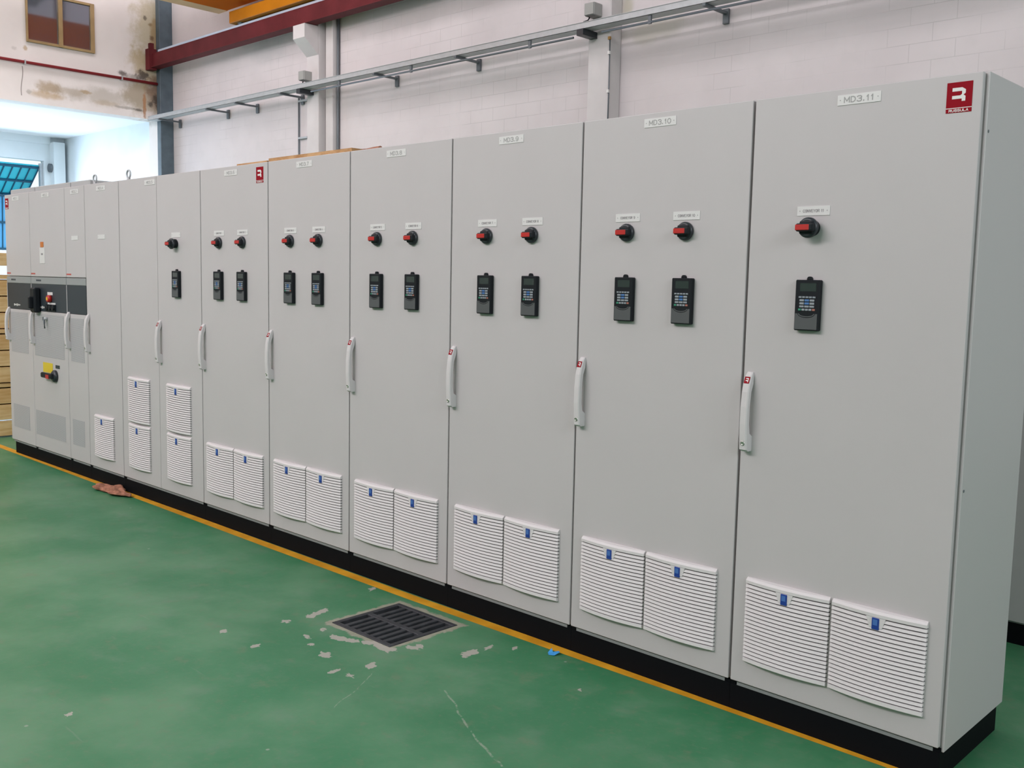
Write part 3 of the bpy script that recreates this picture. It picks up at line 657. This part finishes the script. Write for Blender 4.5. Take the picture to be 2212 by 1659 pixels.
def eye_mesh():
    bm = bmesh.new(); n, k = 18, 8; R_, r_ = 0.028, 0.007; V = []
    for i in range(n):
        a = 2*math.pi*i/n
        V.append([bm.verts.new(((R_+r_*math.cos(2*math.pi*j/k))*math.cos(a), r_*math.sin(2*math.pi*j/k), 0.045+(R_+r_*math.cos(2*math.pi*j/k))*math.sin(a))) for j in range(k)])
    for i in range(n):
        for j in range(k):
            f = bm.faces.new((V[i][j], V[(i+1) % n][j], V[(i+1) % n][(j+1) % k], V[i][(j+1) % k])); f.smooth = True
    tube(bm, [(0, 0, 0), (0, 0, 0.018)], 0.013, n=12)
    return mesh('lifting_eye', bm, M['zinc'])
ME_EYE = eye_mesh()

# ------------------------------------------------------------------ cabinet builders (parts are children of the cabinet)
def base_cabinet(label, x0, x1, group, plinth=(0.0, 0.0), y0=0.0, cat='electrical cabinet', name='electrical_cabinet'):
    t = thing(name, label, cat, ((x0+x1)/2, y0+0.3, 0), group)
    ox = (x0+x1)/2
    def L(x, y, z): return (x-ox, y-0.3, z)
    h = (x1-x0)/2
    box_obj('cabinet_body', (-h+0.001, h-0.001, -0.276, 0.30, 0.113, H), M['cab'], t)
    box_obj('bottom_rail', (-h+0.030, h-0.024, -0.291, -0.24, 0.100, 0.1125), M['rail'], t)
    bm = bmesh.new(); bx(bm, -h+plinth[0]+0.0005, h-plinth[1]-0.0005, -0.290, 0.265, 0.0, 0.0995)
    if plinth == (0.0, 0.0):
        for s in (-1, 1): bx(bm, s*(h-0.012)-0.0115, s*(h-0.012)+0.0115, -0.288, -0.272, 0.0995, 0.1125)
    obj('plinth', bm, M['plinth'], t)
    return t, L, h
def add_door(t, L, xa, xb, zb=0.118, zt=H-0.002):
    w_ = xb-xa
    return obj('door', B(bx, -w_/2, w_/2, 0.0, 0.022, zb, zt, bev=0.003, seg=2), M['door'], t, L((xa+xb)/2, 0, 0))
def add_handle(t, L, x, z=1.162, sticker=True):
    h = link('door_handle', ME_HANDLE, t, L(x, 0, z)); link('lock_cylinder', ME_LOCK, h)
    if sticker: link('handle_sticker', ME_STICK, h, label='small red sticker on the handle')
def add_grille(t, L, x, z):
    g = link('vent_grille', ME_GRILLE, t, L(x, 0, z)); link('latch_flap', ME_LATCH, g, (0, -0.0185, 0.141)); link('latch_tag', ME_TAG, g, (0, -0.0175, 0.141), label='blue latch tag')
def add_switch(t, L, x, text, collar=False, z=1.832):
    yo = -0.026 if collar else 0.0
    s = link('rotary_switch', ME_SB, t, L(x, yo, z)); link('switch_knob', ME_SK, s); link('switch_indicator', ME_SI, s, label='red indicator bar on the knob')
    if collar: link('switch_collar', ME_SC, s, (0, 0.026, 0))
    p = link('switch_plate', ME_CV, t, L(x, 0, 1.892))
    if text: text_obj(text, 0.079 if len(text) == 11 else 0.074, 0.0105, M['engraved'], p, (0, -0.002, 0))
def add_keypad(t, L, x):
    k = link('keypad', ME_KB, t, L(x+0.003, 0, 1.5625))
    for n_, me in (('hanging_lug', ME_KN), ('display', ME_KS), ('keys', ME_KK), ('lower_cover', ME_KC), ('cover_rim', ME_KR)): link(n_, me, k)
def add_md(t, L, x, text, z=2.2595):
    p = link('name_plate', ME_MD, t, L(x, 0, z)); text_obj(text, 0.105 if len(text) == 6 else 0.092, 0.0205, M['engrave'], p, (0, -0.002, 0))
def add_emblem(t, L, x, z=2.180):
    e = link('emblem', ME_EP, t, L(x, 0, z), label='red emblem sign with white letter'); link('emblem_letter', ME_EL, e)
    text_obj('RUSSULA', 0.060, 0.0085, M['white'], e, (0, -0.0012, 0.0065), 'emblem_lettering')

ROW = 'row of light grey cabinets'
XS = [0.0, -0.7957, -1.6015, -2.4105, -3.2138, -4.0125, -4.8089]
INFO = {11: 'light grey cabinet at the near right end of the row, plate MD3.11',
        10: 'light grey cabinet with plate MD3.10 and two conveyor switches',
        9: 'light grey cabinet with plate MD3.9 behind the floor drain grate',
        8: 'light grey cabinet with plate MD3.8 and conveyor switches 5 and 6',
        7: 'light grey cabinet with plate MD3.7 under the brown boards lying on top',
        6: 'light grey cabinet with plate MD3.6 and a red emblem at its top right corner'}
SW = {11: [(-0.5435, '11')], 10: [(-1.353, '9'), (-1.070, '10')], 9: [(-2.164, '7'), (-1.880, '8')], 8: [(-2.975, '5'), (-2.690, '6')], 7: [(-3.777, '3'), (-3.498, '4')], 6: [(-4.575, '1'), (-4.296, '2')]}
MDX = {11: -0.400, 10: -1.210, 9: -2.021, 8: -2.829, 7: -3.639, 6: -4.429}
for k, n in enumerate((11, 10, 9, 8, 7, 6)):
    x1, x0 = XS[k], XS[k+1]
    t, L, h = base_cabinet(INFO[n], x0, x1, ROW)
    add_door(t, L, x0+(0.0055 if n == 11 else 0.004), x1-0.0045)
    add_handle(t, L, x0+0.036)
    add_grille(t, L, x0+0.228, 0.3735); add_grille(t, L, x0+0.570, 0.3735)
    for x, s in SW[n]:
        add_switch(t, L, x, 'CONVEYOR '+s, collar=(n == 11)); add_keypad(t, L, x)
    add_md(t, L, MDX[n], 'MD3.%d' % n)
    if n == 11:
        add_emblem(t, L, -0.0725)
        box_obj('side_panel', (h-0.001, h+0.008, -0.279, 0.30, 0.10, H), M['cab'], t, bev=0.002)
        for z in (2.12, 0.98): obj('panel_screw', B(tube, [(h+0.007, -0.262, z), (h+0.0095, -0.262, z)], 0.005, n=8), M['zincd'], t)
    if n == 6: add_emblem(t, L, -4.099)
# double-door cabinet (4 and 5)
t, L, h = base_cabinet('wide double-door grey cabinet with four vent grilles in two stacked pairs', -5.9935, -4.8089, ROW)
add_door(t, L, -5.9895, -5.410); add_door(t, L, -5.406, -4.813)
add_handle(t, L, -5.372)
for x in (-5.712, -5.122): add_grille(t, L, x, 0.716); add_grille(t, L, x, 0.3735)
add_switch(t, L, -5.138, None, collar=True); add_keypad(t, L, -5.124)
add_md(t, L, -5.503, 'MD3.5')
link('lifting_eye', ME_EYE, t, L(-5.93, 0.05, H))
# cabinet 3
t, L, h = base_cabinet('narrow plain grey cabinet with a single vent grille low on its door', -6.587, -5.9935, ROW)
add_door(t, L, -6.583, -5.9975); add_handle(t, L, -6.545, sticker=False); add_grille(t, L, -6.302, 0.3735)
add_md(t, L, -6.288, 'MD3.4'); link('switch_plate', ME_CV, t, L(-6.293, 0, 1.899))
link('lifting_eye', ME_EYE, t, L(-6.50, 0.05, H))

# motor control sections at the far left end
MG = 'motor control sections at the far left of the row'
def section(x0, x1, label, plinth, md, mdx, up, lo):
    t, L, h = base_cabinet(label, x0, x1, MG, plinth, cat='control cabinet', name='motor_control_cabinet')
    w_ = x1-x0; cx = (x0+x1)/2; g = 0.004
    obj('upper_door', B(bx, -w_/2+g, w_/2-g, 0, 0.022, 1.588, H-0.004, bev=0.003), M['door'], t, L(cx, 0, 0))
    obj('name_strip', B(bx, -w_/2+g, w_/2-g, -0.002, 0.022, 1.527, 1.583, bev=0.002), M['strip'], t, L(cx, 0, 0), 'mid grey strip above the dark panel')
    obj('instrument_panel', B(bx, -w_/2+0.010, w_/2-g, 0, 0.022, 1.300, 1.5265), M['panel'], t, L(cx, 0, 0), 'dark slate panel')
    obj('lower_door', B(bx, -w_/2+g, w_/2-g, 0, 0.022, 0.118, 1.297, bev=0.003), M['door'], t, L(cx, 0, 0))
    for (xa, xb, za, zb) in (up, lo): box_obj('vent_panel', (-(xb-xa)/2, (xb-xa)/2, -0.0015, 0.002, -(zb-za)/2, (zb-za)/2), M['perf'], t, L((xa+xb)/2, 0, (za+zb)/2), label='darker perforated vent panel')
    add_handle(t, L, x0+0.045, 1.165, sticker=False)
    add_md(t, L, mdx, md, 2.257)
    bm = bmesh.new()
    for i in range(6): bx(bm, -0.045+i*0.0155, -0.033+i*0.0155, -0.001, 0, -0.006, 0.006)
    obj('warning_mark', bm, M['redtext'], t, L(x0+0.055, 0, 1.612), 'small red mark above the dark panel')
    box_obj('panel_trim', (0.001, 0.0095, -0.002, 0.0215, 1.300, 1.5265), M['cab'], t, L(x0, 0, 0), label='light trim between the dark panels')
    obj('roof_lid', B(bx, -w_/2+0.01, w_/2-0.01, 0.05, 0.50, H, H+0.045, bev=0.006), M['roofdark'], t, L(cx, 0, 0))
    return t, L
s1, L1 = section(-8.262, -7.702, 'grey control section at the far left end with red emblem on its edge', (0.065, 0), 'MD3.1', -8.000, (-8.19, -7.80, 0.918, 1.272), (-8.19, -7.82, 0.240, 0.451))
add_emblem(s1, L1, -8.206, 2.172)
bm = bmesh.new()
for i, hh in enumerate((0.018, 0.012, 0.022, 0.014, 0.010)): bx(bm, -0.07+i*0.03, -0.05+i*0.03, -0.001, 0, -hh/2, hh/2)
ME_MARK = mesh('panel_mark', bm, M['plate'])
link('panel_mark', ME_MARK, s1, L1(-8.035, 0, 1.337))
bm = bmesh.new()
for i in range(4): bx(bm, -0.05+i*0.027, -0.030+i*0.027, -0.001, 0, -0.007, 0.007)
ME_DM = mesh('strip_mark', bm, M['panel'])
link('strip_mark', ME_DM, s1, L1(-8.10, -0.002, 1.556))
s2, L2 = section(-7.702, -6.963, 'wide grey control section with yellow plate and black rotary handle', (0, 0), 'MD3.2', -7.347, (-7.655, -7.035, 0.918, 1.274), (-7.672, -7.048, 0.235, 0.447))
link('panel_mark', ME_MARK, s2, L2(-7.465, 0, 1.332)); link('strip_mark', ME_DM, s2, L2(-7.53, -0.002, 1.556))
e = obj('breaker_handle', B(bx, -0.05, 0.05, -0.055, 0, -0.105, 0.105, bev=0.012), M['black'], s2, L2(-7.545, 0, 1.390))
box_obj('handle_grip', (-0.018, 0.018, -0.085, -0.05, -0.07, 0.03), M['black'], e, bev=0.008)
box_obj('handle_scale', (-0.075, -0.052, -0.002, 0, -0.06, 0.06), M['plate'], e)
e = obj('emergency_stop', B(lathe_y, [(0.030, 0), (0.030, -0.02), (0.024, -0.03)], n=20), M['red'], s2, L2(-7.290, 0, 1.408))
box_obj('stop_center', (-0.012, 0.012, -0.032, -0.028, -0.012, 0.012), M['yellow'], e)
for zz, x0_, x1_ in ((0.042, -0.06, 0.045), (-0.045, -0.06, 0.10)): box_obj('stop_plate', (x0_, x1_, -0.002, 0, zz-0.012, zz+0.012), M['plate'], e)
bm = bmesh.new()
for xx in (-0.075, -0.01, 0.055): lathe_y(bm, [(0.022, 0), (0.022, -0.02)], n=14, cx=xx)
bx(bm, -0.11, 0.09, -0.006, 0, -0.028, 0.028)
obj('push_buttons', bm, M['black'], s2, L2(-7.275, 0, 1.333))
box_obj('warning_plate', (-0.10, 0.10, -0.003, 0, -0.041, 0.041), M['yellow'], s2, L2(-7.383, 0, 0.829), label='yellow warning plate')
box_obj('rating_plate', (-0.042, 0.042, -0.002, 0, -0.014, 0.014), M['dark'], s2, L2(-7.182, 0, 0.849))
k = obj('rotary_handle', B(lathe_y, [(0.050, 0), (0.050, -0.018), (0.040, -0.028), (0.03, -0.032)], n=22), M['dark'], s2, L2(-7.225, 0, 0.770))
box_obj('handle_lever', (-0.195, 0.03, -0.052, -0.027, -0.022, 0.022), M['black'], k, bev=0.008)
box_obj('lever_inset', (-0.085, -0.02, -0.0535, -0.040, -0.0225, 0.010), M['red'], k)
e = box_obj('lock_tag', (-0.052, 0.052, -0.003, 0, -0.070, 0.062), M['plate'], s2, L2(-7.438, 0, 1.768), label='white tag with orange top')
box_obj('tag_top', (-0.030, 0.030, -0.004, 0, 0.064, 0.108), M['orange'], e)
box_obj('tag_mark', (-0.02, 0.02, -0.0036, -0.003, 0.0, 0.014), M['engraved'], e)
k = obj('key', B(tube, [(0.0, -0.028, 0.035), (0.008, -0.030, 0.0), (0.004, -0.026, -0.045)], 0.007, n=6), M['zincd'], s2, L2(-7.368, 0, 1.205))
lb = bmesh.new(); lathe_y(lb, [(0.012, 0), (0.012, -0.03)], n=12); obj('key_lock', lb, M['zinc'], k, (0, 0, 0.035))
box_obj('key_fob', (-0.025, -0.005, -0.032, -0.028, 0.02, 0.05), M['zincd'], k)
s3, L3 = section(-6.963, -6.587, 'narrowest grey control section between the wide one and the plain cabinet', (0, 0), 'MD3.3', -6.765, (-6.900, -6.650, 0.917, 1.266), (-6.905, -6.678, 0.242, 0.451))
link('switch_plate', ME_CV, s3, L3(-6.778, 0, 1.898))

# second row behind, seen past the right end
for x0, x1, lab in ((-0.72, 0.08, 'grey cabinet on black plinth in the row behind, seen past the right end'),):
    t, L, h = base_cabinet(lab, x0, x1, None, y0=1.575)
    o2 = (x0+x1)/2
    obj('door', B(bx, -0.396, 0.396, -0.30, -0.278, 0.106, H-0.004, bev=0.003), M['door'], t)

# ------------------------------------------------------------------ loose things
t = thing('wooden_board', 'thin brown board lying on top of the cabinet with plate MD3.7', 'board', (-3.65, 0.25, H+0.001))
box_obj('board_sheet', (-0.40, 0.41, -0.22, 0.22, 0, 0.021), M['board'], t)
o = obj('wood_offcut', B(bx, -0.16, 0.18, -0.05, 0.05, 0, 0.013, bev=0.003), M['board'], None, (-4.26, 0.085, H+0.001)); tag(o, 'small wood offcut on the cabinet top left of the brown board', 'offcut')
o = obj('cable_end', B(tube, [(-0.11, 0, 0.014), (-0.03, 0.01, 0.012), (0.05, 0, 0.014), (0.12, -0.01, 0.013)], 0.012, n=8), M['rag'], None, (-3.19, 0.10, H)); tag(o, 'short dark red cable end on the cabinet top right of the board', 'cable')

# floor marking following the measured edge of the paint
bm = bmesh.new()
pts = [(-17.5, 0.045, -0.02), (-8.7, 0.045, -0.019), (-6.0, 0.02, -0.042), (-4.0, 0.005, -0.060), (-2.6, 0.0, -0.063), (-1.7, 0.012, -0.048), (-0.95, 0.02, -0.029), (0.2, 0.035, -0.012), (4.0, 0.07, 0.02)]
for z in (0.0005,):
    ra = [bm.verts.new((x, a, z)) for x, a, b_ in pts]; rb = [bm.verts.new((x, b_, z)) for x, a, b_ in pts]
    for i in range(len(pts)-1): bm.faces.new((ra[i], rb[i], rb[i+1], ra[i+1]))
o = obj('yellow_floor_line', bm, M['linepaint']); tag(o, 'worn yellow line painted on the green floor along the cabinet row', 'floor marking')

# drain grate set in the floor
t = thing('drain_grate', 'dark cast iron drain grate set in the green floor', 'drain grate', (GX, GY, 0))
bm = bmesh.new(); f_ = 0.026; X0, X1, Y0, Y1 = -GHX+0.002, GHX-0.002, -GHY+0.002, GHY-0.002; zt, zb_ = 0.003, -0.03
for d in ((X0, X1, Y0, Y0+f_), (X0, X1, Y1-f_, Y1), (X0, X0+f_, Y0+f_, Y1-f_), (X1-f_, X1, Y0+f_, Y1-f_), (X0+f_, X1-f_, -0.016, 0.016)): bx(bm, *d, zb_, zt, bev=0.002)
obj('grate_frame', bm, M['iron'], t)
bm = bmesh.new(); n = 8; wslot = (X1-X0-2*f_)/n
for i in range(1, n):
    xc = X0+f_+i*wslot; bx(bm, xc-0.0125, xc+0.0125, Y0+f_, Y1-f_, zb_, zt-0.001, bev=0.002)
obj('grate_bars', bm, M['iron'], t)
box_obj('drain_pit', (X0, X1, Y0, Y1, -0.118, -0.06), M['pit'], t)

# crumpled rag on the line
bm = bmesh.new(); bmesh.ops.create_icosphere(bm, subdivisions=4, radius=1.0)
for v in bm.verts:
    a = v.co.copy(); q = 1 + 0.22*math.sin(5*a.x+2*a.y) + 0.16*math.sin(9*a.y-4*a.x) + 0.12*math.sin(13*a.x+3)
    v.co = Vector((a.x*0.26*(1+0.12*math.sin(4*a.y)), a.y*0.068*q, max(0.001, (a.z*0.5+0.5)*0.040*q)))
for f in bm.faces: f.smooth = True
o = obj('crumpled_rag', bm, M['rag'], None, (-6.02, -0.085, 0.0)); tag(o, 'crumpled reddish brown rag on the yellow floor line', 'rag')
bm = bmesh.new()
P_ = [(-0.028, 0.022, 0.012), (-0.010, 0.006, 0.003), (0.014, 0.022, 0.010), (0.030, 0.010, 0.012), (0.022, -0.018, 0.003), (-0.004, -0.026, 0.001), (-0.022, -0.010, 0.002)]
vv = [bm.verts.new(p) for p in P_]; cc = bm.verts.new((0, 0, 0.004))
for i in range(7): bm.faces.new((cc, vv[i], vv[(i+1) % 7]))
r = bmesh.ops.extrude_face_region(bm, geom=list(bm.faces))
for v in r['geom']:
    if isinstance(v, bmesh.types.BMVert): v.co.z += 0.0012
o = obj('tape_scrap', bm, M['tape'], None, (-1.63, -0.075, 0.0)); tag(o, 'small scrap of bright blue tape beside the yellow line', 'tape scrap')

# timber crates stacked beyond the left end
CG = 'pine crates stacked beyond the left end'
def crate(z0, hh, label, dx=0.0):
    t = thing('wooden_crate', label, 'crate', (-9.72+dx, 0.25, z0), CG)
    X_, Y_ = 0.60, 0.80
    bm = bmesh.new(); n = 3; bh = (hh-0.05)/n
    for i in range(n):
        z = 0.01+i*bh
        bx(bm, X_-0.02, X_, -Y_, Y_, z, z+bh-0.012, bev=0.002); bx(bm, -X_, -X_+0.02, -Y_, Y_, z, z+bh-0.012, bev=0.002)
        bx(bm, -X_+0.02, X_-0.02, -Y_, -Y_+0.02, z, z+bh-0.012, bev=0.002); bx(bm, -X_+0.02, X_-0.02, Y_-0.02, Y_, z, z+bh-0.012, bev=0.002)
    obj('side_boards', bm, M['pine'], t)
    bm = bmesh.new(); bx(bm, -X_, X_, -Y_, Y_, hh-0.038, hh-0.001, bev=0.002); obj('lid', bm, M['pine'], t)
    for s in (-0.62, 0.70): box_obj('batten', (X_, X_+0.018, s-0.04, s+0.04, 0.01, hh-0.04), M['pine'], t)
crate(0.002, 0.53, 'pine crate standing on the green floor, bottom of the stack left of the cabinets')
crate(0.533, 0.53, 'pine crate in the middle of the stack left of the cabinets', 0.012)
crate(1.064, 0.526, 'uppermost pine crate of the stack, right under the pallet', -0.006)
t = thing('wooden_pallet', 'pine pallet on top of the crate stack left of the cabinets', 'pallet', (-9.72, 0.25, 1.591))
bm = bmesh.new()
for i in range(7): bx(bm, -0.60+i*0.173, -0.60+i*0.173+0.16, -0.8, 0.8, 0.185, 0.212, bev=0.002)
obj('deck_boards', bm, M['pine'], t)
bm = bmesh.new()
for y in (-0.72, 0.0, 0.66): bx(bm, -0.60, 0.574, y-0.05+0.0, y+0.05, 0.09, 0.184)
bx(bm, 0.575, 0.60, -0.8, 0.8, 0.09, 0.184)
obj('stringers', bm, M['pine'], t)
bm = bmesh.new()
for y in (-0.72, 0.62):
    for x in (-0.5, 0.5): bx(bm, x-0.07, x+0.07, y-0.06, y+0.06, 0.0, 0.09)
obj('pallet_blocks', bm, M['pine'], t)
